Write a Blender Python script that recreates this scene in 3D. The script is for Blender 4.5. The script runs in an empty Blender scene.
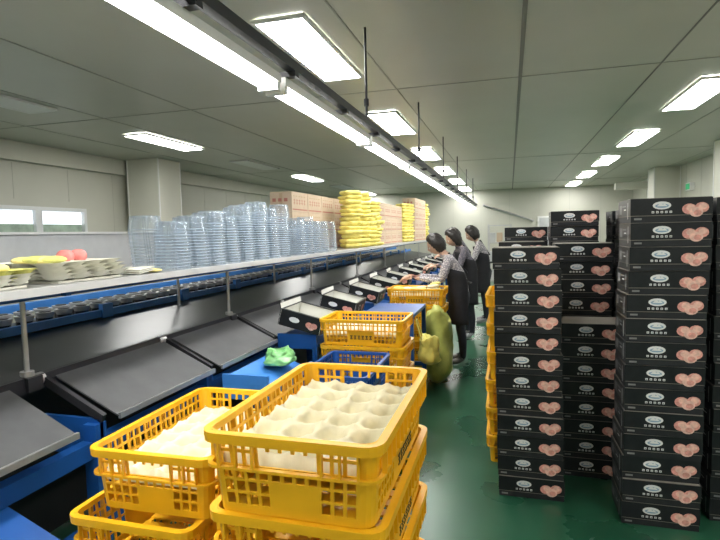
import bpy, bmesh, math, random
from mathutils import Vector, Matrix, noise
random.seed(7)
scene=bpy.context.scene
scene.view_settings.view_transform='Standard'
scene.view_settings.look='None'
COL=scene.collection
H=1.65
# ------------------------------------------------------------ materials
def mat(name,col,rough=.5,metal=0.,var=.06,scale=8.,emit=0.,bump=0.,spec=.5,trans=0.,alpha=1.):
    m=bpy.data.materials.new(name); m.use_nodes=True
    nt=m.node_tree; b=nt.nodes['Principled BSDF']
    b.inputs['Roughness'].default_value=rough; b.inputs['Metallic'].default_value=metal
    b.inputs['Specular IOR Level'].default_value=spec
    b.inputs['Transmission Weight'].default_value=trans
    b.inputs['Alpha'].default_value=alpha
    c=(col[0],col[1],col[2],1)
    b.inputs['Base Color'].default_value=c
    if var>0 or bump>0:
        tc=nt.nodes.new('ShaderNodeTexCoord'); n=nt.nodes.new('ShaderNodeTexNoise')
        n.inputs['Scale'].default_value=scale; n.inputs['Detail'].default_value=4
        nt.links.new(tc.outputs['Object'],n.inputs['Vector'])
        r=nt.nodes.new('ShaderNodeValToRGB')
        r.color_ramp.elements[0].position=.3; r.color_ramp.elements[1].position=.7
        r.color_ramp.elements[0].color=tuple(max(0,x*(1-var)) for x in col)+(1,)
        r.color_ramp.elements[1].color=tuple(min(1,x*(1+var)) for x in col)+(1,)
        nt.links.new(n.outputs['Fac'],r.inputs['Fac']); nt.links.new(r.outputs['Color'],b.inputs['Base Color'])
        if bump>0:
            bp=nt.nodes.new('ShaderNodeBump'); bp.inputs['Strength'].default_value=bump; bp.inputs['Distance'].default_value=.01
            nt.links.new(n.outputs['Fac'],bp.inputs['Height']); nt.links.new(bp.outputs['Normal'],b.inputs['Normal'])
    if emit>0:
        b.inputs['Emission Color'].default_value=c; b.inputs['Emission Strength'].default_value=emit
    return m
M={}
M['ceil']=mat('ceiling_panel_paint',(.53,.53,.46),.36,0,.03,1.5)
M['seam']=mat('ceiling_seam',(.2,.2,.18),.5,0,.02)
M['seam2']=mat('ceiling_joint',(.38,.38,.33),.5,0,.02)
M['wseam']=mat('wall_joint',(.46,.46,.40),.5,0,.02)
M['wall']=mat('wall_panel',(.56,.555,.48),.5,0,.03,1.2)
M['wall2']=mat('wall_pillar',(.62,.61,.53),.5,0,.03,1.2)
M['white']=mat('white_paint',(.8,.8,.78),.4,0,.02)
M['lamp']=mat('lamp_diffuser',(1,.99,.955),.4,0,0,emit=33)
M['tube']=mat('tube_glow',(1,.99,.955),.4,0,0,emit=26)
M['lampoff']=mat('lamp_off',(.75,.77,.74),.3,0,.02)
M['dark']=mat('dark_metal',(.03,.03,.035),.4,.3,.1)
M['black']=mat('interior_shade_black',(.015,.015,.017),.5,0,.1)
M['blue']=mat('machine_blue',(.010,.075,.29),.35,0,.12,6)
M['bluelt']=mat('light_blue_plastic',(.05,.22,.62),.4,0,.1)
M['steel']=mat('brushed_steel',(.5,.5,.5),.35,.7,.06,20)
M['shelf']=mat('shelf_top',(.31,.31,.30),.35,.1,.06,5)
M['plate']=mat('flap_sheet',(.09,.092,.095),.42,.2,.12,9)
M['belt']=mat('belt_sheet',(.045,.047,.05),.3,.4,.15,4)
M['greypanel']=mat('grey_panel',(.55,.56,.57),.35,.1,.05)
M['crate']=mat('yellow_crate_plastic',(.84,.44,.010),.38,0,.06,10)
M['foam']=mat('cream_foam',(.72,.65,.44),.7,0,.04,30,bump=.1)
M['yfoam']=mat('yellow_foam',(.78,.68,.19),.7,0,.08,30)
M['kraft']=mat('carton_board',(.42,.31,.20),.8,0,.06,12)
M['pinkbd']=mat('carton_side',(.50,.39,.28),.8,0,.05,12)
M['redink']=mat('carton_red_ink',(.36,.13,.10),.8,0,.05)
M['boxblk']=mat('black_carton',(.011,.013,.015),.38,0,.2,20,spec=.3)
M['boxside']=mat('black_carton_base',(.018,.020,.023),.5,0,.2,20,spec=.3)
M['boxgap']=mat('carton_edge_board',(.22,.20,.17),.8,0,.1)
M['ink']=mat('white_ink',(.72,.73,.73),.6,0,.05)
M['inkg']=mat('grey_ink',(.20,.20,.20),.6,0,.05)
M['inkb']=mat('blue_ink',(.25,.38,.5),.6,0,.05)
M['pk1']=mat('peach_print',(.66,.30,.25),.5,0,.25,60)
M['pk2']=mat('peach_print_light',(.76,.48,.40),.5,0,.2,60)
M['inwhite']=mat('box_inner',(.66,.66,.63),.7,0,.04)
M['peach']=mat('peach_skin',(.80,.22,.20),.55,0,.35,14)
M['ypeach']=mat('peach_skin_yellow',(.76,.66,.24),.6,0,.2,14)
M['green']=mat('green_foam_net',(.60,.60,.17),.7,0,.25,30)
M['pulp']=mat('white_tray_foam',(.70,.69,.60),.7,0,.06,20)
M['skin']=mat('skin',(.55,.34,.25),.55,0,.06,20)
M['hair']=mat('hair',(.018,.014,.012),.45,0,.4,60,bump=.6)
M['apron']=mat('apron_black',(.012,.012,.016),.75,0,.2,20)
M['pants']=mat('dark_trousers',(.022,.024,.034),.8,0,.2,20)
M['shoe']=mat('shoe_grey',(.25,.25,.26),.6,0,.2)
M['eye']=mat('eye_dark',(.02,.015,.01),.3,0,0)
M['lip']=mat('lips',(.42,.15,.13),.5,0,0)
M['exit']=mat('exit_sign_green',(.02,.4,.15),.4,0,0,emit=.4)
M['bag']=mat('yellow_green_bag',(.46,.48,.12),.35,0,.15,12,bump=.8)
M['bagy']=mat('yellow_bag',(.62,.56,.14),.35,0,.12,12,bump=.8)
M['bagg']=mat('green_bag',(.22,.54,.20),.3,0,.3,12,bump=.9)
M['sky']=mat('window_daylight',(.86,.92,1),.4,0,0,emit=1.0)
M['leaf']=mat('outdoor_foliage',(.22,.28,.22),.8,0,.5,5,emit=.5)
M['frame']=mat('window_frame_white',(.75,.76,.76),.4,0,.02)
def shirt(name,a,b):
    m=mat(name,a,.8,0,0); nt=m.node_tree; bs=nt.nodes['Principled BSDF']
    tc=nt.nodes.new('ShaderNodeTexCoord'); v=nt.nodes.new('ShaderNodeTexVoronoi'); v.inputs['Scale'].default_value=55
    r=nt.nodes.new('ShaderNodeValToRGB'); r.color_ramp.elements[0].position=.25; r.color_ramp.elements[1].position=.5
    r.color_ramp.elements[0].color=(*a,1); r.color_ramp.elements[1].color=(*b,1)
    nt.links.new(tc.outputs['Object'],v.inputs['Vector']); nt.links.new(v.outputs['Distance'],r.inputs['Fac']); nt.links.new(r.outputs['Color'],bs.inputs['Base Color'])
    return m
M['shirt1']=shirt('floral_blouse',(.66,.62,.61),(.26,.24,.27))
M['shirt2']=shirt('grey_blouse',(.26,.24,.27),(.12,.11,.14))
m=mat('green_epoxy_floor',(.012,.085,.045),.22,0,.0); nt=m.node_tree; b=nt.nodes['Principled BSDF']
tc=nt.nodes.new('ShaderNodeTexCoord'); n=nt.nodes.new('ShaderNodeTexNoise'); n.inputs['Scale'].default_value=1.3; n.inputs['Detail'].default_value=8
r=nt.nodes.new('ShaderNodeValToRGB'); r.color_ramp.elements[0].color=(.012,.070,.036,1); r.color_ramp.elements[1].color=(.028,.120,.064,1)
r.color_ramp.elements[0].position=.35; r.color_ramp.elements[1].position=.7
nt.links.new(tc.outputs['Object'],n.inputs['Vector']); nt.links.new(n.outputs['Fac'],r.inputs['Fac']); nt.links.new(r.outputs['Color'],b.inputs['Base Color'])
r2=nt.nodes.new('ShaderNodeMapRange'); r2.inputs['To Min'].default_value=.18; r2.inputs['To Max'].default_value=.40
nt.links.new(n.outputs['Fac'],r2.inputs['Value']); nt.links.new(r2.outputs['Result'],b.inputs['Roughness'])
M['floor']=m
def clear(name,col,lo,hi,tint):
    m=bpy.data.materials.new(name); m.use_nodes=True; nt=m.node_tree; b=nt.nodes['Principled BSDF']
    b.inputs['Base Color'].default_value=(*col,1); b.inputs['Roughness'].default_value=.1
    tr=nt.nodes.new('ShaderNodeBsdfTransparent'); tr.inputs[0].default_value=(*tint,1); mx=nt.nodes.new('ShaderNodeMixShader')
    lw=nt.nodes.new('ShaderNodeLayerWeight'); lw.inputs['Blend'].default_value=.3
    mr=nt.nodes.new('ShaderNodeMapRange'); mr.inputs['To Min'].default_value=lo; mr.inputs['To Max'].default_value=hi
    nt.links.new(lw.outputs['Facing'],mr.inputs['Value']); nt.links.new(mr.outputs['Result'],mx.inputs['Fac'])
    nt.links.new(tr.outputs[0],mx.inputs[1]); nt.links.new(b.outputs[0],mx.inputs[2]); nt.links.new(mx.outputs[0],nt.nodes['Material Output'].inputs['Surface'])
    return m
M['clear']=clear('clear_plastic',(.38,.45,.52),.14,.85,(.94,.96,.98))
M['clearrim']=clear('clear_plastic_rim',(.55,.62,.69),.20,.8,(.93,.95,.97))
# ------------------------------------------------------------ builder
class MB:
    def __init__(s): s.v=[];s.f=[];s.m=[];s.names=[];s.sm=[]
    def mi(s,k):
        if k not in s.names: s.names.append(k)
        return s.names.index(k)
    def add(s,vs,fs,k,T=None,smooth=False):
        o=len(s.v)
        for p in vs:
            p=Vector(p)
            if T is not None: p=T@p
            s.v.append(p)
        i=s.mi(k)
        for f in fs: s.f.append([a+o for a in f]); s.m.append(i); s.sm.append(smooth)
    def box(s,x0,x1,y0,y1,z0,z1,k,T=None):
        vs=[(x0,y0,z0),(x1,y0,z0),(x1,y1,z0),(x0,y1,z0),(x0,y0,z1),(x1,y0,z1),(x1,y1,z1),(x0,y1,z1)]
        s.add(vs,[(0,3,2,1),(4,5,6,7),(0,1,5,4),(1,2,6,5),(2,3,7,6),(3,0,4,7)],k,T)
    def quad(s,a,b,c,d,k,T=None): s.add([a,b,c,d],[(0,1,2,3)],k,T)
    def slab(s,a,b,c,d,t,k,T=None):
        a,b,c,d=map(Vector,(a,b,c,d)); n=(b-a).cross(d-a).normalized()*t
        s.add([a,b,c,d,a-n,b-n,c-n,d-n],[(0,1,2,3),(7,6,5,4),(0,4,5,1),(1,5,6,2),(2,6,7,3),(3,7,4,0)],k,T)
    def cyl(s,p,q,r,k,n=10,r2=None,T=None):
        p=Vector(p);q=Vector(q); r2=r if r2 is None else r2
        d=(q-p).normalized(); a=d.orthogonal().normalized(); b=d.cross(a)
        vs=[];
        for i in range(n):
            t=2*math.pi*i/n; u=a*math.cos(t)+b*math.sin(t); vs.append(p+u*r)
        for i in range(n):
            t=2*math.pi*i/n; u=a*math.cos(t)+b*math.sin(t); vs.append(q+u*r2)
        fs=[(i,(i+1)%n,n+(i+1)%n,n+i) for i in range(n)]
        s.add(vs,fs,k,T,True)
        s.add(vs[:n],[tuple(reversed(range(n)))],k,T); s.add(vs[n:],[tuple(range(n))],k,T)
    def disc(s,c,u,w,ru,rw,k,n=14,T=None):
        c=Vector(c);u=Vector(u);w=Vector(w)
        s.add([c+u*ru*math.cos(2*math.pi*i/n)+w*rw*math.sin(2*math.pi*i/n) for i in range(n)],[tuple(range(n))],k,T)
    def sph(s,c,rx,ry,rz,k,nu=14,nv=9,T=None,f=None):
        vs=[];fs=[]
        for j in range(nv+1):
            ph=math.pi*j/nv
            for i in range(nu):
                t=2*math.pi*i/nu
                p=Vector((math.sin(ph)*math.cos(t),math.sin(ph)*math.sin(t),math.cos(ph)))
                if f: p=f(p)
                vs.append(Vector((c[0]+p.x*rx,c[1]+p.y*ry,c[2]+p.z*rz)))
        for j in range(nv):
            for i in range(nu): fs.append((j*nu+i,(j+1)*nu+i,(j+1)*nu+(i+1)%nu,j*nu+(i+1)%nu))
        s.add(vs,fs,k,T,True)
    def mesh(s,name):
        me=bpy.data.meshes.new(name); me.from_pydata([tuple(p) for p in s.v],[],s.f)
        for k in s.names: me.materials.append(M[k])
        for p,i,q in zip(me.polygons,s.m,s.sm): p.material_index=i; p.use_smooth=q
        me.update(); return me
    def obj(s,name,loc=(0,0,0),rz=0,parent=None):
        return place(s.mesh(name),name,loc,rz,parent)
def place(me,name,loc=(0,0,0),rz=0,parent=None):
    o=bpy.data.objects.new(name,me); COL.objects.link(o); o.location=loc; o.rotation_euler=(0,0,rz)
    if parent: o.parent=parent
    return o
def empty(name,loc=(0,0,0),rz=0):
    e=bpy.data.objects.new(name,None); COL.objects.link(e); e.location=loc; e.rotation_euler=(0,0,rz); e.empty_display_size=.1
    return e
# ------------------------------------------------------------ room
XL,XR,YB,YF,ZC=-7.0,4.0,-3.0,19.5,3.1
b=MB(); b.box(XL-.1,XR+.1,YB-.1,YF+.1,-.1,0,'floor'); b.obj('floor')
b=MB(); b.box(XL-.1,XR+.1,YB-.1,YF+.1,ZC,ZC+.1,'ceil')
x=.1-1.2*5
while x<XR:
    w=.006 if abs(x-.1)>.01 else .016
    b.box(x-w,x+w,YB,YF,ZC-.006,ZC+.001,'seam2' if abs(x-.1)>.01 and abs(x-1.3)>.01 else 'seam'); x+=1.2
for y in [5.3,11.1,16.9]:
    b.box(XL,XR,y-.006,y+.006,ZC-.005,ZC+.001,'seam2')
b.obj('ceiling')
b=MB()
wy0,wy1,wz0,wz1=5.45,7.35,1.2,2.17
b.box(XL-.1,XL,YB,wy0,0,ZC,'wall'); b.box(XL-.1,XL,wy1,YF,0,ZC,'wall')
b.box(XL-.1,XL,wy0,wy1,0,wz0,'wall'); b.box(XL-.1,XL,wy0,wy1,wz1,ZC,'wall')
for y in [x*1.0 for x in range(-2,19)]:
    b.box(XL,XL+.004,y-.003,y+.003,wz1+.1 if wy0<y<wy1 else 0,ZC-.3,'wseam')
b.obj('wall_left')
b=MB(); b.box(XL,XL+.12,YB,YF,ZC-.28,ZC-.006,'wall'); b.obj('trim_1')
b=MB(); b.box(XR,XR+.1,YB,YF,0,ZC,'wall')
for y in range(-2,19): b.box(XR-.004,XR,y-.004,y+.004,0,ZC,'wseam')
b.obj('wall_right')
b=MB(); b.box(XL,XR,YF,YF+.1,0,ZC,'wall')
for x in range(-6,4): b.box(x-.005,x+.005,YF-.004,YF,0,ZC,'wseam')
b.obj('wall_back')
b=MB(); b.box(XL,XR,YB-.1,YB,0,ZC,'wall'); b.obj('wall_front')
b=MB()
def win(b,y0,y1):
    X=XL-.03
    for a in ((y0,y0+.06,wz0,wz1),(y1-.06,y1,wz0,wz1)): b.box(X-.04,X+.04,a[0],a[1],a[2],a[3],'frame')
    b.box(X-.04,X+.04,y0+.06,y1-.06,wz0,wz0+.06,'frame'); b.box(X-.04,X+.04,y0+.06,y1-.06,wz1-.06,wz1,'frame')
win(b,wy0,(wy0+wy1)/2); win(b,(wy0+wy1)/2,wy1)
b.quad((XL-.05,wy0,1.90),(XL-.05,wy1,1.90),(XL-.05,wy1,wz1),(XL-.05,wy0,wz1),'sky')
b.quad((XL-.05,wy0,wz0),(XL-.05,wy1,wz0),(XL-.05,wy1,1.90),(XL-.05,wy0,1.90),'leaf')
b.obj('window_1')
def pillar(x0,x1,y0,y1):
    b=MB(); b.box(x0,x1,y0,y1,0,ZC-.006,'wall2')
    for (x,y) in ((x0,y0),(x1,y0),(x0,y1),(x1,y1)): b.box(x-.01,x+.01,y-.01,y+.01,0,ZC-.006,'white')
    b.obj('support_pillar')
pillar(-6.82,-6.15,8.2,8.85)
pillar(3.42,3.985,9.9,10.5); pillar(3.42,3.985,14.4,15.0)
b=MB(); b.box(3.0,3.98,16.9,17.1,2.75,2.95,'wall2'); b.obj('trim_2')
b=MB(); b.cyl((-.9,19.42,2.55),(.8,19.42,1.95),.035,'steel'); b.cyl((-.9,19.42,2.55),(-.9,19.49,2.55),.04,'steel'); b.cyl((.8,19.42,1.95),(.8,19.49,1.95),.04,'steel'); b.obj('drain_pipe')
b=MB(); b.box(3.90,3.993,13.4,13.7,2.45,2.62,'white'); b.box(3.895,3.9,13.42,13.68,2.47,2.60,'exit'); b.obj('exit_sign')
b=MB(); b.box(.95,1.95,19.44,19.492,0.001,2.1,'white'); b.box(1.01,1.89,19.43,19.44,0.02,2.04,'greypanel'); b.box(1.80,1.84,19.39,19.43,1.0,1.15,'steel'); b.obj('door_1')
def panel(on):
    b=MB(); w,l=.17,.70
    b.box(-w-.025,w+.025,-l-.025,-l,-.03,-.006,'white'); b.box(-w-.025,w+.025,l,l+.025,-.03,-.006,'white')
    b.box(-w-.025,-w,-l,l,-.03,-.006,'white'); b.box(w,w+.025,-l,l,-.03,-.006,'white')
    b.box(-w,w,-l,l,-.027,-.01,'lamp' if on else 'lampoff')
    return b.mesh('panel_light_on' if on else 'panel_light_off')
pon,poff=panel(True),panel(False)
for k in range(-2,6):
    for X in (-5.0,-1.48,1.99):
        y=(4.0 if X<1 else 3.75)+2.9*k
        off = X==-5.0 and k%2==0
        place(poff if off else pon,'ceiling_panel_light',(X,y,ZC))
b=MB(); rx=-1.06
for zz in (2.43,): b.box(-1.0,-.955,-1,16.5,zz-.02,zz+.025,'dark'); b.box(-1.16,-1.115,-1,16.5,zz-.02,zz+.025,'dark')
y=-.9
while y<16:
    b.box(-1.16,-.955,y,y+.04,2.385,2.41,'dark'); y+=.8
y=1.4
while y<16:
    b.cyl((-.978,y,2.43),(-.978,y,ZC-.006),.009,'dark',8); b.cyl((-.978,y,2.55),(-.978,y,2.6),.018,'dark',8); y+=2.25
y=-.9; 
while y<15.8:
    b.box(rx-.055,rx+.055,y,y+1.55,2.345,2.385,'white')
    b.cyl((rx-.025,y+.03,2.335),(rx-.025,y+1.52,2.335),.017,'tube',8); b.cyl((rx+.025,y+.03,2.335),(rx+.025,y+1.52,2.335),.017,'tube',8)
    b.box(rx-.05,rx+.05,y,y+.03,2.31,2.345,'white'); b.box(rx-.05,rx+.05,y+1.52,y+1.55,2.31,2.345,'white')
    y+=1.6
b.obj('hanging_fluorescent_rail')
# ------------------------------------------------------------ sorting machine
mach=empty('fruit_sorting_machine',(-2.4,1,0))
def part(b,name): o=b.obj(name,(2.4,-1,0)); o.parent=mach; return o
Y0,Y1=.2,15.0
b=MB()
b.slab((-2.2,Y0,1.0),(-2.2,Y1,1.0),(-2.78,Y1,1.09),(-2.78,Y0,1.09),-.006,'belt')
b.box(-2.215,-2.18,Y0,Y1,.93,1.005,'dark'); part(b,'slide_sheet')
b=MB(); b.box(-2.80,-2.77,Y0,Y1,1.10,1.15,'bluelt'); b.box(-3.25,-3.2,Y0,Y1,1.16,1.22,'bluelt'); b.box(-3.2,-2.8,Y0,Y1,1.08,1.10,'dark')
y=Y0
while y<Y1-.3: b.box(-2.79,-2.755,y,y+.10,1.03,1.19,'bluelt'); y+=.93
part(b,'conveyor_frame')
b=MB(); y=Y0+.05
while y<12:
    for X in (-2.9,-3.08):
        b.cyl((X,y,1.10),(X,y,1.15),.045,'dark',10); b.cyl((X,y,1.15),(X,y,1.185),.045,'greypanel',10,.058); b.cyl((X,y,1.185),(X,y,1.19),.035,'dark',8)
    y+=.15
part(b,'carrier_cups')
b=MB(); outs=[1.0+.93*i for i in range(15)]
for i,y in enumerate(outs):
    y+=.10-(.16 if i==0 else 0)
    b.slab((-2.2,y,.985),(-1.81,y+.0,.80),(-1.81,y+.84,.80),(-2.2,y+.84,.985),.008,'plate')
    b.box(-1.815,-1.80,y,y+.84,.785,.812,'steel')
part(b,'sorting_flaps')
b=MB()
for i,y in enumerate(outs):
    b.box(-2.2,-1.86,y+.03,y+.05,.62,.80,'blue'); b.slab((-2.22,y+.03,1.01),(-1.84,y+.03,.82),(-1.84,y+.055,.82),(-2.22,y+.055,1.01),.04,'dark')
    b.box(-1.93,-1.86,y+.0,y+.07,0,.78,'blue')
    b.cyl((-2.2,y+.04,.98),(-2.2,y-.02,.98),.03,'steel',12)
b.box(-1.94,-1.88,Y0,Y1,.62,.70,'blue'); b.box(-1.94,-1.88,Y0,Y1,.22,.30,'blue'); b.box(-2.75,-2.70,Y0,Y1,.2,.28,'blue')
b.box(-2.5,-2.47,Y0,Y1,.02,.95,'black')  # black sheet standing in for the shadowed interior under the machine
for y in outs: b.box(-2.79,-2.72,y,y+.07,0,1.06,'blue'); b.box(-3.24,-3.18,y,y+.07,0,1.1,'blue')
part(b,'machine_frame')
b=MB()
for i,y in enumerate(outs):
    if i==0: 
        b.slab((-1.9,y-.2,.62),(-1.6,y-.2,.50),(-1.6,y+.5,.50),(-1.9,y+.5,.62),.03,'blue'); continue
    if i<3: continue
    y+=.10
    b.slab((-1.82,y,.82),(-1.49,y,.76),(-1.49,y+.8,.76),(-1.82,y+.8,.82),.03,'blue')
    b.box(-1.84,-1.50,y-.01,y+.015,.72,.84,'blue'); b.box(-1.54,-1.50,y,y+.04,0,.72,'blue'); b.box(-1.54,-1.50,y+.74,y+.78,0,.72,'blue')
part(b,'outfeed_tables')
b=MB(); b.slab((-1.78,2.95,.74),(-1.46,2.95,.62),(-1.46,3.66,.62),(-1.78,3.66,.74),.02,'bluelt'); b.box(-1.47,-1.45,2.95,3.66,.60,.68,'bluelt'); b.box(-1.79,-1.47,2.93,2.95,.6,.76,'bluelt')
b.box(-1.80,-1.76,3.3,3.36,0,.70,'blue'); b.box(-1.50,-1.47,3.3,3.36,0,.60,'blue'); part(b,'catch_tray')
b=MB(); b.box(-2.75,-1.95,Y0,13.6,1.415,1.44,'shelf'); b.box(-1.955,-1.94,Y0,13.6,1.410,1.445,'greypanel'); b.box(-2.70,-2.66,Y0,13.6,1.38,1.415,'blue'); b.box(-2.03,-2.0,Y0,13.6,1.39,1.41,'blue')
y=1.90
while y<13.5:
    b.cyl((-2.21,y,1.02),(-2.21,y,1.415),.012,'steel',12); b.cyl((-2.21,y,1.0),(-2.21,y,1.03),.03,'steel',14)
    b.cyl((-2.68,y,1.07),(-2.68,y,1.38),.012,'steel',12)
    b.box(-2.7,-1.97,y+.02,y+.05,1.39,1.415,'blue')
    b.box(-2.26,-2.16,y-.04,y+.04,.94,1.005,'dark'); y+=1.86
part(b,'overhead_shelf')
b=MB(); b.box(-3.9,-3.84,1.2,6.4,1.28,1.70,'greypanel'); b.box(-3.92,-3.82,1.2,6.4,1.70,1.72,'white')
for y in (1.4,3.8,6.2): b.box(-3.92,-3.86,y,y+.06,0,1.28,'greypanel')
b.obj('side_conveyor_guard')
b=MB(); b.box(-4.3,-3.8,7.6,8.3,.0,1.45,'white'); b.box(-4.2,-3.9,7.59,7.6,.9,1.3,'greypanel'); b.box(-4.1,-4.0,7.58,7.59,1.0,1.2,'dark'); b.obj('control_cabinet')
# ------------------------------------------------------------ carton (peach box)
BW,BD,BH=.385,.30,.1285
def peachbox(b,T):
    b.box(.003,BW-.003,.003,BD-.003,0,.034,'boxside',T)
    b.box(.002,BW-.002,.001,BD-.001,.034,.037,'boxgap',T)
    b.box(0,BW,0,BD,.037,BH-.003,'boxblk',T)
    b.box(.004,BW-.004,.004,BD-.004,BH-.003,BH-.0005,'boxgap',T)
    u=Vector((1,0,0));w=Vector((0,0,1)); e=-.0012
    cx=.150;cz=.088
    b.disc((cx,e,cz),u,w,.044,.021,'ink',16,T); b.disc((cx,e*1.6,cz-.002),u,w,.033,.011,'inkb',12,T)
    b.add([(cx-.024,e*2.2,cz-.004),(cx+.026,e*2.2,cz-.004),(cx+.012,e*2.2,cz+.010),(cx+.004,e*2.2,cz+.004),(cx-.006,e*2.2,cz+.016)],[(0,1,2,3,4)],'ink',T)
    for i in range(5):
        x=cx-.048+i*.021; b.quad((x,e,.048),(x+.012,e,.048),(x+.012,e,.059),(x,e,.059),'ink',T)
        b.quad((x+.003,e*1.6,.051),(x+.009,e*1.6,.051),(x+.009,e*1.6,.055),(x+.003,e*1.6,.055),'boxblk',T)
    b.quad((.018,e,.014),(.055,e,.014),(.055,e,.024),(.018,e,.024),'inkg',T)
    for (x,z,r,k,q) in ((.278,.066,.034,'pk1',1),(.335,.072,.033,'pk1',1.2),(.310,.050,.032,'pk2',1.5),(.284,.072,.021,'pk2',1.8),(.339,.078,.020,'pk2',1.9),(.316,.046,.018,'pk1',2.1)):
        b.disc((x,e*q,z),u,w,r,r*.82,k,14,T)
    for X,s in ((-.0012,1),(BW+.0012,-1)):
        for y0,y1,z0,z1,k in ((.05,.058,.02,.11,'ink'),(.075,.08,.03,.10,'inkg'),(.10,.19,.088,.096,'inkg'),(.10,.15,.07,.076,'ink'),(.20,.26,.05,.10,'inkg')):
            if s>0: b.quad((X,y1,z0),(X,y0,z0),(X,y0,z1),(X,y1,z1),k,T)
            else: b.quad((X,y0,z0),(X,y1,z0),(X,y1,z1),(X,y0,z1),k,T)
def stack(x,y,n,lean=0.,name='peach_carton_stack'):
    b=MB()
    for i in range(n):
        jx=random.uniform(-.006,.006)+lean*(n-i)*BH; jy=random.uniform(-.008,.008); a=random.uniform(-.018,.018)
        T=Matrix.Translation((jx,jy,i*BH))@Matrix.Rotation(a,4,'Z')
        peachbox(b,T)
    b.obj(name,(x,y,0.0))
stack(-.10,3.25,12,.022)
stack(.325,3.62,8,.008)
stack(.31,3.98,12)
stack(.31,4.40,11)
stack(-.09,4.75,12); stack(.34,4.80,14); stack(.39,5.2,14); stack(-.05,5.15,13)
stack(.42,5.6,14); stack(-.01,5.6,12); stack(.45,6.0,14)
stack(.62,3.09,14,-.012); stack(.80,3.56,14); stack(.80,3.96,14); stack(.85,4.35,14)
stack(1.07,3.22,14,.0); stack(1.21,3.6,14); stack(1.22,4.0,14); stack(1.28,4.4,14); stack(1.49,3.2,14); stack(1.63,3.7,14)
stack(.90,4.8,14); stack(.90,5.2,14);stack(1.33,4.85,14)
# ------------------------------------------------------------ yellow crate
CW,CL,CH=.445,.67,.198
def rr(w,l,r,seg=4):
    pts=[]
    for cx,cy,a0 in ((w/2-r,l/2-r,0),(-w/2+r,l/2-r,90),(-w/2+r,-l/2+r,180),(w/2-r,-l/2+r,270)):
        for i in range(seg+1):
            a=math.radians(a0+90*i/seg); pts.append((cx+r*math.cos(a),cy+r*math.sin(a)))
    return pts
def ring(b,w,l,r,t,z0,z1,k):
    o=rr(w,l,r); i_=rr(w-2*t,l-2*t,max(r-t,.003)); n=len(o)
    vs=[(x,y,z0) for x,y in o]+[(x,y,z1) for x,y in o]+[(x,y,z0) for x,y in i_]+[(x,y,z1) for x,y in i_]
    fs=[]
    for a in range(n):
        c=(a+1)%n
        fs+= [(a,c,n+c,n+a),(2*n+c,2*n+a,3*n+a,3*n+c),(n+a,n+c,3*n+c,3*n+a),(c,a,2*n+a,2*n+c)]
    b.add(vs,fs,k)
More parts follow.
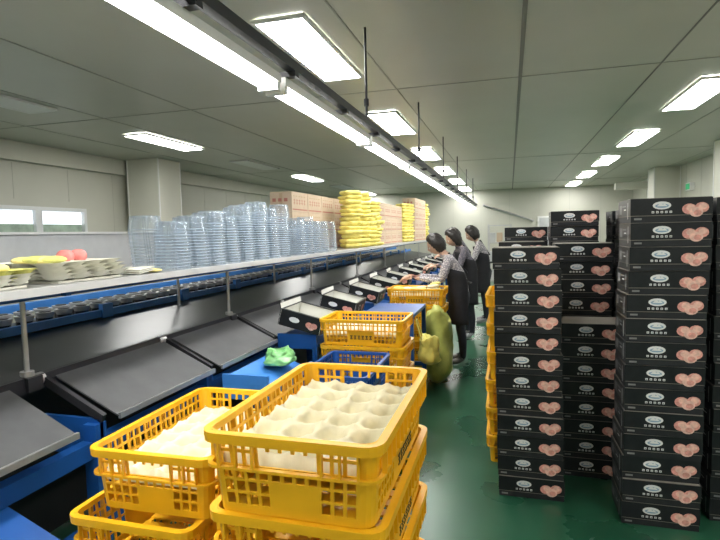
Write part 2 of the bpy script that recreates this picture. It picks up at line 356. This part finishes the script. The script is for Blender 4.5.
def crate_mesh():
    w,l,r,h=CW-.03,CL-.03,.035,CH
    per=[]
    def side(p,q,nx,sid):
        L=(Vector(q)-Vector(p)).length; n=int(round(L/.030)); 
        for i in range(n):
            a=i/n; c=(i+.72)/n
            P=Vector(p).lerp(Vector(q),a); Q=Vector(p).lerp(Vector(q),c)
            per.append((P.x,P.y,False,sid,(i+.36)/n)); per.append((Q.x,Q.y,True,sid,(i+.86)/n))
    W,Lh=w/2-r,l/2-r
    def corner(cx,cy,a0):
        for i in range(4):
            a=math.radians(a0+90*i/4); per.append((cx+r*math.cos(a),cy+r*math.sin(a),True,'c',0))
    side((w/2,-Lh),(w/2,Lh),0,'R'); corner(W,Lh,0); side((W,l/2),(-W,l/2),0,'B'); corner(-W,Lh,90)
    side((-w/2,Lh),(-w/2,-Lh),0,'L'); corner(-W,-Lh,180); side((-W,-l/2),(W,-l/2),0,'F'); corner(W,-Lh,270)
    zs=[0,.022,.048,.054,.080,.086,.112,.120,.150,.158,.182,h]
    bm=bmesh.new(); N=len(per)
    grid=[[bm.verts.new((p[0]*(1-.07*(1-z/h)),p[1]*(1-.05*(1-z/h)),z)) for p in per] for z in zs]
    for j in range(len(zs)-1):
        for i in range(N):
            x,y,solid,sid,t=per[i]; keep=True
            if not solid:
                if j in (1,3,5): keep=False
                if j in (7,): keep=False
                if j in (9,): keep=False
                if sid in 'RL' and .30<t<.70 and j in (1,3,5): keep=True
                if sid in 'FB' and .32<t<.68 and j in (1,3): keep=True
            if sid in 'FB' and .3<t<.7 and j in (7,8): keep=False
            if keep: 
                k=(i+1)%N; bm.faces.new((grid[j][i],grid[j][k],grid[j+1][k],grid[j+1][i]))
    bmesh.ops.delete(bm,geom=[v for v in bm.verts if not v.link_faces],context='VERTS')
    bmesh.ops.recalc_face_normals(bm,faces=bm.faces)
    bmesh.ops.solidify(bm,geom=bm.faces[:],thickness=.005)
    b=MB(); bm.verts.index_update()
    b.add([v.co.copy() for v in bm.verts],[[v.index for v in f.verts] for f in bm.faces],'crate'); bm.free()
    ring(b,CW,CL,.045,.016,h-.012,h,'crate'); ring(b,CW-.002,CL-.002,.044,.004,h-.024,h-.012,'crate')
    ring(b,CW-.012,CL-.012,.04,.012,.112,.119,'crate')
    for s in (-1,1):
        for i in range(13):
            y=-.276+i*.046; b.box(s*(CW/2-.008)-.006,s*(CW/2-.008)+.006,y-.002,y+.002,.119,h-.012,'crate')
        for i in range(9):
            x=-.168+i*.042
            if abs(x)<.07: continue
            b.box(x-.002,x+.002,s*(CL/2-.008)-.006,s*(CL/2-.008)+.006,.119,h-.012,'crate')
    for i in range(10):
        y=-.27+i*.06; b.box(-.18,.18,y-.018,y+.018,.004,.010,'crate')
    for x in (-.18,-.06,.06,.165): b.box(x,x+.015,-.295,.295,.0,.006,'crate')
    for s in (-1,1):
        for i in range(6):
            y=-.085+i*.03; X=s*(w/2*(1-.07*(1-.07/h))+.007)
            for dz,hh,dy,ww in ((.05,.005,0,.02),(.062,.004,.004,.014),(.072,.006,.0,.02)):
                b.box(min(X,X-s*.002),max(X,X-s*.002),y+dy,y+dy+ww,dz,dz+hh,'dark')
            b.box(min(X,X-s*.002),max(X,X-s*.002),y+.008,y+.012,.05,.078,'dark')
    return b.mesh('yellow_crate')
CM=crate_mesh()
def crates(x,y,n,rz=0.,jit=.006,top=None,me=None,name='yellow_crate'):
    out=[]
    for i in range(n):
        tx,ty,tr=(top if (top and i==n-1) else (x+random.uniform(-jit,jit),y+random.uniform(-jit,jit),rz+random.uniform(-.012,.012)))
        out.append(place(me or CM,name,(tx,ty,i*.2),tr))
    return out[-1]
c1=crates(-.485,1.375,6,0,.006,(-.480,1.36,.0))
c2=crates(-1.11,1.57,5,0,.004,(-1.065,1.615,.02))
c3=crates(-1.075,3.92,5,math.pi/2)
c4=crates(-1.04,6.05,5,math.pi/2)
crates(.06,4.02,6)
CB=CM.copy(); CB.name='blue_crate'
for i,mm in enumerate(CB.materials):
    if mm==M['crate']: CB.materials[i]=M['blue']
crates(-1.03,3.22,4,0,.004,None,CB,'blue_crate')
def liner(nx,ny,w,l,depth=.042):
    vs=[];fs=[];S=14;NX,NY=nx*S,ny*S
    for j in range(NY+1):
        for i in range(NX+1):
            u=i/S;v=j/S
            cu=(u%1)-.5;cv=(v%1)-.5; q=math.hypot(cu,cv)/.44
            z=0 if q>=1 else -depth*(1-q**4)
            z+=.012*max(0,math.cos(2*math.pi*u)*math.cos(2*math.pi*v))**2*(1 if q>1 else 0)
            if i in(0,NX) or j in(0,NY): z=-.04
            vs.append(((i/NX-.5)*w,(j/NY-.5)*l,z))
    for j in range(NY):
        for i in range(NX):
            a=j*(NX+1)+i; fs.append((a,a+1,a+NX+2,a+NX+1))
    b=MB(); b.add(vs,fs,'foam',None,True); return b.mesh('foam_fruit_liner')
LM=liner(4,6,.365,.585)
for c,z in ((c1,.145),(c2,.125),(c3,.11),(c4,.14)): place(LM,'foam_fruit_liner',(0,0,z),0,c)
b=MB()
for i in range(14):
    b.sph((random.uniform(-.12,.12),random.uniform(-.22,.22),.02+.012*(i%3)),.05,.07,.022,'yfoam' if i%2 else 'foam',12,8,Matrix.Rotation(random.uniform(-.2,.2),4,'X'))
b.obj('foam_net_pile',(0,0,.15),0,c4)
# ------------------------------------------------------------ open cartons on outfeed
def opencarton():
    b=MB(); w,l,h,t=.36,.46,.13,.006
    b.box(-w/2,w/2,-l/2,l/2,0,t,'inwhite')
    for x0,x1,y0,y1,ox,oy in ((-w/2,-w/2+t,-l/2,l/2,-1,0),(w/2-t,w/2,-l/2,l/2,1,0),(-w/2+t,w/2-t,-l/2,-l/2+t,0,-1),(-w/2+t,w/2-t,l/2-t,l/2,0,1)):
        b.box(x0,x1,y0,y1,t,h,'inwhite')
        b.box(x0+ox*.002,x1+ox*.002,y0+oy*.002,y1+oy*.002,0,h-.002,'boxblk')
    for y in (-l/2-.004,l/2-.026): b.box(-w/2,w/2,y,y+.03,h-.002,h+.004,'boxblk')
    b.box(-w/2-.004,-w/2+.012,-l/2,l/2,h-.002,h+.004,'boxblk'); b.box(w/2-.012,w/2+.004,-l/2,l/2,h-.002,h+.004,'boxblk')
    b.slab((-w/2,-l/2,h),(-w/2,l/2,h),(-w/2-.02,l/2,h+.045),(-w/2-.02,-l/2,h+.045),.004,'boxblk')
    b.slab((-w/2+.002,l/2,h),(-w/2+.002,-l/2,h),(-w/2-.016,-l/2,h+.043),(-w/2-.016,l/2,h+.043),.001,'inwhite')
    b.box(-w/2+.02,w/2-.02,-l/2+.02,l/2-.02,.02,.028,'pulp')
    X=w/2+.0035
    b.disc((X,-.06,.07),(0,1,0),(0,0,1),.05,.03,'ink',14); b.disc((X+.0006,-.06,.07),(0,1,0),(0,0,1),.038,.018,'boxblk',14)
    for (y,z,r,k) in ((.07,.06,.034,'pk1'),(.12,.06,.034,'pk1'),(.095,.04,.03,'pk2')): b.disc((X+.0004,y,z),(0,1,0),(0,0,1),r,r*.8,k,12)
    Yq=-l/2-.0045
    b.disc((-.05,Yq,.07),(1,0,0),(0,0,1),.045,.022,'ink',14)
    for (x,z,r,k) in ((.08,.06,.03,'pk1'),(.12,.06,.03,'pk1'),(.1,.045,.028,'pk2')): b.disc((x,Yq-.0004,z),(1,0,0),(0,0,1),r,r*.8,k,12)
    return b.mesh('open_peach_carton')
OM=opencarton()
for i in range(11):
    y=outs[3]+.30+.93*i
    if y>13.5: continue
    o=place(OM,'open_peach_carton',(-1.64,y-.03,.885),0); o.rotation_euler=(0,math.radians(14),random.uniform(.02,.10))
# ------------------------------------------------------------ shelf goods
SZ=1.442
def punnet_column(n,w=.18,l=.16,dz=.020,h=.09):
    b=MB(); N=64
    def loop(s,z,fl=.0,ox=0):
        r=[]
        for i in range(N):
            t=2*math.pi*i/N; c,si=math.cos(t),math.sin(t); p=.35
            x=math.copysign(abs(c)**p,c)*w/2*s; y=math.copysign(abs(si)**p,si)*l/2*s
            f=1-fl*(.5-.5*math.cos(t*8)); r.append((x*f+ox,y*f,z))
        return r
    rnd=random.Random(n); ox=0
    for j in range(n):
        z=j*dz; ox=.012*math.sin(j*.25+n)+rnd.uniform(-.002,.002)
        L=[loop(1.08,z,.04,ox),loop(1.0,z+.004,.14,ox),loop(.985,z+dz,.18,ox),loop(.93,z+h*.6,.20,ox),loop(.86,z+h,.2,ox),loop(.4,z+h*.96,0,ox)]
        vs=[p for q in L for p in q]
        b.add(vs,[(i,(i+1)%N,N+(i+1)%N,N+i) for i in range(N)],'clearrim')
        fs=[]
        for a in range(1,(len(L)-1) if j==n-1 else 2):
            for i in range(N): fs.append((a*N+i,a*N+(i+1)%N,(a+1)*N+(i+1)%N,(a+1)*N+i))
        b.add(vs,fs,'clear',None,True)
    return b.mesh('clear_punnet_stack')
PM={n:punnet_column(n) for n in (12,14,16,17,19,21)}
for (yy,ns) in ((2.90,(12,14)),(3.12,(14,12)),(3.34,(16,14)),(3.56,(14,16)),(3.80,(19,17)),(4.04,(21,19)),(4.28,(19,21)),(4.52,(21,17)),
               (4.92,(14,16)),(5.16,(16,14)),(5.40,(14,16)),(5.64,(14,14)),(5.9,(14,14))):
    for q,n in enumerate(ns):
        place(PM[n],'clear_punnet_stack',(-2.09-.19*q+random.uniform(-.005,.005),yy,SZ),math.pi/2+random.uniform(-.05,.05))
def carton_pile(y0,n,rows,x1=-2.42,w=.28):
    b=MB(); l,h=.50,.24
    for r_ in range(rows):
        for j in range(n):
            x0=x1-w; ya=y0+j*(l+.01); z=SZ+r_*h
            b.box(x0,x0+w,ya,ya+l,z+.001,z+h-.002,'pinkbd'); 
            b.box(x0+w/2-.02,x0+w/2+.02,ya-.001,ya,z+.02,z+h-.02,'kraft')
            X=x1+.001
            b.box(X-.0012,X,ya+.02,ya+l-.02,z+.02,z+.035,'redink')
            for c in range(5):
                yy=ya+.05+c*.08
                b.box(X-.0012,X,yy,yy+.05,z+.10,z+.107,'redink'); b.box(X-.0012,X,yy+.02,yy+.03,z+.085,z+.15,'redink'); b.box(X-.0012,X,yy,yy+.05,z+.135,z+.142,'redink')
                b.box(X-.0012,X,yy,yy+random.uniform(.03,.06),z+.18,z+.192,'kraft')
            for c in range(3):
                xx=x0+.03+c*.075; b.box(xx,xx+.045,ya-.0012,ya,z+.12,z+.16,'redink'); b.box(xx,xx+.03,ya-.0012,ya,z+.05,z+.075,'kraft')
    b.obj('cardboard_carton_pile')
carton_pile(5.7,4,3,-2.46); 
def foam_column(h,name='yellow_foam_tray_stack'):
    b=MB(); N=36; z=0
    while z<h:
        s=random.uniform(.86,1.06); ox=random.uniform(-.02,.02); oy=random.uniform(-.02,.02); tl=random.uniform(-.06,.06); ph=random.random()*6; dz=random.uniform(.05,.07); q=dz/.05
        L=[]
        for (sc,zz) in ((.70,0),(.95,.014),(1.03,.030),(1.0,.046),(.8,.052),(.3,.048)):
            L.append([(ox+.155*sc*s*math.cos(2*math.pi*i/N)*(1+.14*math.cos(5*2*math.pi*i/N+ph)),oy+.155*sc*s*math.sin(2*math.pi*i/N)*(1+.14*math.cos(5*2*math.pi*i/N+ph)),max(0,z+zz*q+tl*.15*math.cos(2*math.pi*i/N)*min(1,z*5))) for i in range(N)])
        vs=[p for q_ in L for p in q_]; fs=[]
        for a in range(len(L)-1):
            for i in range(N): fs.append((a*N+i,a*N+(i+1)%N,(a+1)*N+(i+1)%N,(a+1)*N+i))
        b.add(vs,fs,'yfoam',None,True); z+=dz
    return b.mesh(name)
FM=[foam_column(.68),foam_column(.74),foam_column(.45),foam_column(.84)]
for (x,y,k) in ((-2.15,7.05,1),(-2.13,7.44,1),(-2.15,7.85,2),(-2.15,8.22,0)):
    place(FM[k],'yellow_foam_tray_stack',(x,y,SZ),random.random())
carton_pile(8.5,4,3,-2.12)
for (x,y,k) in ((-2.15,10.80,1),(-2.15,11.2,1)): place(FM[k],'yellow_foam_tray_stack',(x,y,SZ),random.random())
carton_pile(11.5,3,4,-2.02)
for (x,y,k) in ((-2.14,13.25,3),): place(FM[k],'yellow_foam_tray_stack',(x,y,SZ),random.random())
b=MB()
def traymesh(b,cx,cy,z,w,l,k,a=0,nx=3,ny=4):
    NX,NY=nx*8,ny*8; vs=[];fs=[]
    for j in range(NY+1):
        for i in range(NX+1):
            u=i/8;v=j/8; cu=(u%1)-.5;cv=(v%1)-.5; r_=math.hypot(cu,cv)
            zz=.042-.034*max(0,1-(r_/.48)**2)**.6
            if i in(0,NX) or j in(0,NY): zz=.046
            vs.append(((i/NX-.5)*w,(j/NY-.5)*l,zz))
    for j in range(NY):
        for i in range(NX):
            q=j*(NX+1)+i; fs.append((q,q+1,q+NX+2,q+NX+1))
    T=Matrix.Translation((cx,cy,z))@Matrix.Rotation(a,4,'Z')
    b.add(vs,fs,k,T,True)
    b.box(-w*.42,w*.42,-l*.42,l*.42,0,.010,k,T)
for q in range(4): traymesh(b,-.01*q,-.008*q,.018*q,.40,.50,'pulp',.02*q)
pk=lambda p: Vector((p.x,p.y,p.z*(1-.12*max(0,1-math.hypot(p.x,p.y)*2))))
for (x,y,k) in ((-.10,.10,'peach'),(-.11,.20,'peach')):
    b.sph((x,y,.115),.045,.045,.042,k,16,10,None,pk)
for (x,y) in ((-.02,-.05),(.03,-.13),(-.06,-.12),(-.12,-.02),(-.10,-.15)):
    b.sph((x,y,.108),.055,.06,.020,'ypeach',16,8)
for (x,y) in ((.08,-.14),(-.1,-.08),(-.02,-.16)): b.sph((x,y,.112),.055,.055,.018,'green',14,8)
b.obj('peach_tray',(-2.22,2.17,SZ))
b=MB(); 
for q in range(3): traymesh(b,0,.01*q,.018*q,.34,.32,'pulp' if q<2 else 'green',.1,3,3)
for q in range(7): b.sph((random.uniform(-.1,.1),random.uniform(-.08,.08),.09),.06,.05,.024,'green' if q%2 else 'ypeach',12,8)
b.obj('foam_net_tray',(-2.2,1.66,SZ))
b=MB(); 
for q in range(3): b.slab((-.09+q*.01,-.06,.012+q*.010),(.09,-.06,.006+q*.010),(.09,.07,.022+q*.010),(-.09,.07,.012+q*.010),.004,'pulp')
b.sph((.05,.1,.012),.06,.05,.012,'ypeach',12,8)
b.obj('foam_sheet_scraps',(-2.12,2.56,SZ))
# ------------------------------------------------------------ blue tables, bags
def table(x0,x1,y0,y1,z,name='blue_work_table'):
    b=MB(); b.box(x0,x1,y0,y1,z-.03,z,'blue'); 
    for x in (x0,x1-.04):
        for y in (y0,y1-.04): b.box(x,x+.04,y,y+.04,0,z-.03,'blue')
    b.box(x0,x1,y0+.01,y0+.03,.25,.29,'blue'); b.box(x0,x1,y1-.03,y1-.01,.25,.29,'blue'); b.box(x0+.04,x1-.04,y0+.0,y0+.01,z-.16,z-.03,'blue')
    b.obj(name)
table(-1.33,-.84,4.60,5.35,.90)
def bag(name,loc,rx,ry,h,k,seed=0,open_=.7,hang=False):
    b=MB(); nu,nv=40,26; vs=[];fs=[]
    for j in range(nv+1):
        t=j/nv
        prof=min(1,(t*5)**.5)*(1-(1-open_)*max(0,(t-.35)/.65))
        for i in range(nu):
            a=2*math.pi*i/nu; p=Vector((math.cos(a)*1.7+seed,math.sin(a)*1.7,t*2.6)); n_=noise.noise(p); n2=noise.noise(p*3)
            s=prof*(1+.30*n_+.10*n2)+.05*math.cos(a*7+seed)*t*t
            vs.append((rx*s*math.cos(a),ry*s*math.sin(a),h*(t+.10*math.cos(a*2+seed)*t*t*t+.05*n2*t)))
    for j in range(nv):
        for i in range(nu): fs.append((j*nu+i,j*nu+(i+1)%nu,(j+1)*nu+(i+1)%nu,(j+1)*nu+i))
    fs.append(tuple(reversed(range(nu))))
    o=len(vs)
    for i in range(nu):
        v=vs[nv*nu+i]; vs.append((v[0]*.6,v[1]*.6,v[2]-h*.12))
    vs.append((0,0,h*.8))
    for i in range(nu): fs.append((nv*nu+i,nv*nu+(i+1)%nu,o+(i+1)%nu,o+i)); fs.append((o+i,o+(i+1)%nu,o+nu))
    b.add(vs,fs,k,None,True)
    if hang:
        for s in (-1,1):
            b.cyl((-.06,s*.05,h*.9),(-.115,s*.03,h+.16),.006,k,8); 
        b.cyl((-.115,-.03,h+.16),(-.115,.03,h+.16),.006,k,8)
    return b.obj(name,loc)
bag('trash_bag',(-.76,5.56,.0),.17,.16,.76,'bag',3,.85)
bag('yellow_plastic_bag',(-.715,4.72,.42),.10,.085,.26,'bagy',8,.85,True)
bag('green_plastic_bag',(-1.61,3.42,.705),.11,.14,.12,'bagg',5,.6)
b=MB()
for z in (.3,.8,1.3,1.75): b.box(-.55,.05,14,14.6,z,z+.03,'steel')
for x in (-.55,.02):
    for y in (14,14.57): b.box(x,x+.03,y,y+.03,0,1.8,'steel')
for z in (.33,.83,1.33): 
    for q in range(3): b.box(-.5+q*.18,-.36+q*.18,14.1,14.5,z,z+.25,'pinkbd' if q%2 else 'greypanel')
b.obj('storage_rack')
# ------------------------------------------------------------ people
def skinmesh(verts,edges,rad,root,lv=2):
    me=bpy.data.meshes.new('tmp'); me.from_pydata([tuple(v) for v in verts],edges,[])
    o=bpy.data.objects.new('tmp',me); COL.objects.link(o)
    md=o.modifiers.new('s','SKIN'); md.use_smooth_shade=True
    for i,r_ in enumerate(rad):
        me.skin_vertices[0].data[i].radius=(r_,r_) if not isinstance(r_,tuple) else r_
        me.skin_vertices[0].data[i].use_root=(i==root)
    s=o.modifiers.new('u','SUBSURF'); s.levels=lv; s.render_levels=lv
    dg=bpy.context.evaluated_depsgraph_get(); dg.update()
    out=bpy.data.meshes.new_from_object(o.evaluated_get(dg)); bpy.data.objects.remove(o); return out
def hand(side,wr,dirv,parent,nm):
    V=[];E=[];R=[]
    def a(p,r_,par=None):
        V.append(Vector(p));R.append(r_)
        if par is not None: E.append((par,len(V)-1))
        return len(V)-1
    s=side
    w=a((-.01,0,0),.022); p=a((.045,0,0),(.030))
    for (y,L,dy) in ((.028,.066,.004),(.010,.074,.001),(-.009,.068,-.002),(-.027,.054,-.006)):
        k=a((.078,y*s,.002),.0095,p); k2=a((.078+L*.42,(y+dy)*s,-.004),.009,k); k3=a((.078+L*.72,(y+dy*1.4)*s,-.018),.008,k2); a((.078+L*.86,(y+dy*1.6)*s,-.034),.007,k3)
    t=a((.018,.028*s,-.004),.013,w); t2=a((.045,.050*s,-.012),.011,t); a((.072,.054*s,-.022),.009,t2)
    E.append((w,p)) 
    me=skinmesh(V,E,R,w,2)
    me.materials.append(M['skin'])
    o=bpy.data.objects.new(nm,me); COL.objects.link(o); o.parent=parent
    x=Vector(dirv).normalized(); z=Vector((0,0,1)); y=z.cross(x).normalized(); z=x.cross(y)
    o.matrix_local=Matrix.Translation(wr)@Matrix(((x.x,y.x,z.x,0),(x.y,y.y,z.y,0),(x.z,y.z,z.z,0),(0,0,0,1)))
def person(name,loc,rz,sc=1.0,shirtk='shirt1',bend=.12,handz=1.02,reach=.36,hairlen=.0,headtilt=.5,shoek='shoe'):
    root=empty(name,loc,rz); root.scale=(sc,sc,sc)
    V=[];E=[];R=[]
    def a(x,y,z,r_,par=None):
        V.append((x,y,z));R.append(r_)
        if par is not None:E.append((par,len(V)-1))
        return len(V)-1
    B=bend
    pel=a(-.02,0,.88,.135); wa=a(0,0,1.00,.122,pel); ch=a(.03+B*.4,0,1.14,.135,wa); up=a(.04+B*.75,0,1.245,.115,ch)
    nk=a(.05+B*.95,0,1.325,.052,up); nt_=a(.075+B*1.15,0,1.385,.046,nk)
    sx=.04+B*.75
    for s in (1,-1):
        sh=a(sx,s*.15,1.255,.060,up); ua=a(sx+.04,s*.185,1.15,.052,sh); el=a(sx+.08,s*.205,1.02,.043,ua); fa=a(sx+.08+reach*.42,s*.175,.5*(1.02+handz),.036,el); a(sx+.06+reach*.85,s*.13,handz,.024,fa)
    for s in (1,-1):
        hp=a(-.01,s*.085,.80,.098,pel); th=a(.005,s*.09,.63,.082,hp); kn=a(.015,s*.095,.46,.062,th); cf=a(-.01,s*.1,.30,.056,kn); an=a(-.015,s*.1,.09,.040,cf); ft=a(.06,s*.108,.045,.040,an); a(.15,s*.112,.036,.034,ft)
    me=skinmesh(V,E,R,pel,2)
    for k in (shirtk,'pants','skin',shoek): me.materials.append(M[k])
    for v in me.vertices:
        if v.co.z>.84 and abs(v.co.y)<.17 and v.co.z<1.3:
            cx=B*max(0,(v.co.z-1))/.33; v.co.x=cx+(v.co.x-cx)*.82; v.co.y*=1.05
        if v.co.z<.0: v.co.z=.0
    for p in me.polygons:
        c=p.center; p.use_smooth=True
        i=0
        if c.z<.87: i=1
        if c.z<.085: i=3
        if c.z>1.325: i=2
        if c.x>sx+.06+reach*.60 and c.z>.9 : i=2
        p.material_index=i
    o=bpy.data.objects.new('body',me); COL.objects.link(o); o.parent=root
    for s in (1,-1): hand(-s,(sx+.06+reach*.85,s*.13,handz),(1,-s*.25,-.25),root,'hand_left' if s>0 else 'hand_right')
    hx=.105+B*1.3; T=Matrix.Translation((hx,0,1.435))@Matrix.Rotation(headtilt,4,'Y')
    b=MB()
    def hf(p):
        q=p.copy()
        if q.z<0: q.y*=1-.28*q.z*q.z; q.x*=1-.10*q.z*q.z
        if q.x>0:
            q.x+=.20*math.exp(-((q.y/.16)**2+((q.z+.12)/.20)**2))*1.0
            q.x+=.05*math.exp(-((q.y/.25)**2+((q.z+.48)/.12)**2))
            for s in (1,-1): q.x-=.10*math.exp(-(((q.y-s*.38)/.17)**2+((q.z-.02)/.12)**2))
            q.x+=.06*math.exp(-((q.y/.3)**2+((q.z+.85)/.15)**2))
        return q
    b.sph((0,0,0),.092,.075,.112,'skin',40,28,T,hf)
    for s in (1,-1):
        b.sph((.076,s*.029,.002),.010,.013,.009,'inwhite',10,8,T); b.sph((.084,s*.029,.001),.005,.006,.006,'eye',8,6,T)
        b.box(.082,.088,s*.029-.014,s*.029+.014,.018,.022,'hair',T)
        b.sph((-.005,s*.076,-.012),.018,.009,.030,'skin',12,8,T)
    b.sph((.088,0,-.055),.007,.020,.006,'lip',10,6,T)
    b.obj('head',parent=root)
    b=MB(); nu,nv=56,36; vs=[];fs=[]; dirs=[]
    fd=Vector((.90,0,-.36)).normalized()
    for j in range(nv+1):
        ph=math.pi*j/nv
        for i in range(nu):
            t=2*math.pi*i/nu; p=Vector((math.sin(ph)*math.cos(t),math.sin(ph)*math.sin(t),math.cos(ph))); dirs.append(p)
            n_=noise.noise(p*4+Vector((loc[1],0,0)))*.09+noise.noise(p*11)*.05
            s=1.15+n_
            ang=p.angle(fd); s*= .90+.10*min(1,max(0,(ang-1.0)/.35))
            vs.append((p.x*.100*s-.012,p.y*.086*s,p.z*(.128+(hairlen if p.z<0 else 0))*s+.006))
    for j in range(nv):
        for i in range(nu):
            q=[(j*nu+i),((j+1)*nu+i),((j+1)*nu+(i+1)%nu),(j*nu+(i+1)%nu)]
            d=sum((dirs[k] for k in q),Vector())/4
            if d.length>0 and d.angle(fd)<1.12: continue
            if d.z<-.78: continue
            fs.append(q)
    b.add(vs,fs,'hair',T,True); b.obj('hair',parent=root)
    b=MB(); rows=18; n=26; vs=[];fs=[]
    for j in range(rows+1):
        z=1.24-(1.24-.50)*j/rows
        amax=math.radians(55 if z>1.12 else 118)
        bx=B*max(0,(z-1))/.33*.62; rx_=.155+.02*(1.12-z if z<1.0 else 0); ry_=.178+.05*max(0,1-z)
        for i in range(n+1):
            a_=-amax+2*amax*i/n; f=1+ .03*math.cos(a_*7)*max(0,(1-z))
            vs.append((bx+rx_*math.cos(a_)*f,ry_*math.sin(a_)*f,z))
    for j in range(rows):
        for i in range(n): q=j*(n+1)+i; fs.append((q,q+1,q+n+2,q+n+1))
    b.add(vs,fs,'apron',None,True)
    for s in (1,-1):
        b.cyl((B*.6+.09,s*.09,1.23),(B*.95+.0,s*.07,1.34),.010,'apron'); b.cyl((B*.95+.0,s*.07,1.34),(-.075,-s*.02,1.1),.010,'apron'); b.cyl((-.075,s*.15,.98),(-.122,0,.98),.010,'apron')
    ap=b.obj('apron',parent=root); sd=ap.modifiers.new('t','SOLIDIFY'); sd.thickness=.005
    return root
person('woman_in_floral_blouse',(-.58,6.5,0),math.radians(187),1.03,'shirt1',bend=.15,handz=1.06,reach=.46)
person('woman_in_grey_blouse',(-.60,8.1,0),math.radians(200),1.07,'shirt2',bend=.10,handz=1.06,reach=.40,hairlen=.03)
person('woman_worker',(-.42,9.5,0),math.radians(182),1.10,'shirt1',bend=.08,handz=1.06,reach=.42,hairlen=.0)
person('woman_worker',(-.85,10.9,0),math.radians(190),1.09,'shirt2',bend=.10,handz=1.06,reach=.36,hairlen=.02)
# ------------------------------------------------------------ world, camera
w=bpy.data.worlds.new('w'); scene.world=w; w.use_nodes=True
w.node_tree.nodes['Background'].inputs[0].default_value=(.7,.8,1,1); w.node_tree.nodes['Background'].inputs[1].default_value=.5
cd=bpy.data.cameras.new('camera'); cam=bpy.data.objects.new('camera',cd); COL.objects.link(cam)
cd.sensor_width=36; cd.lens=26; cd.clip_start=.05
cam.matrix_world=Matrix.Translation((0,0,H))@Matrix.Rotation(math.radians(16.1),4,'Z')@Matrix.Rotation(math.radians(90-4.07),4,'X')@Matrix.Rotation(math.radians(-1.3),4,'Z')
scene.camera=cam
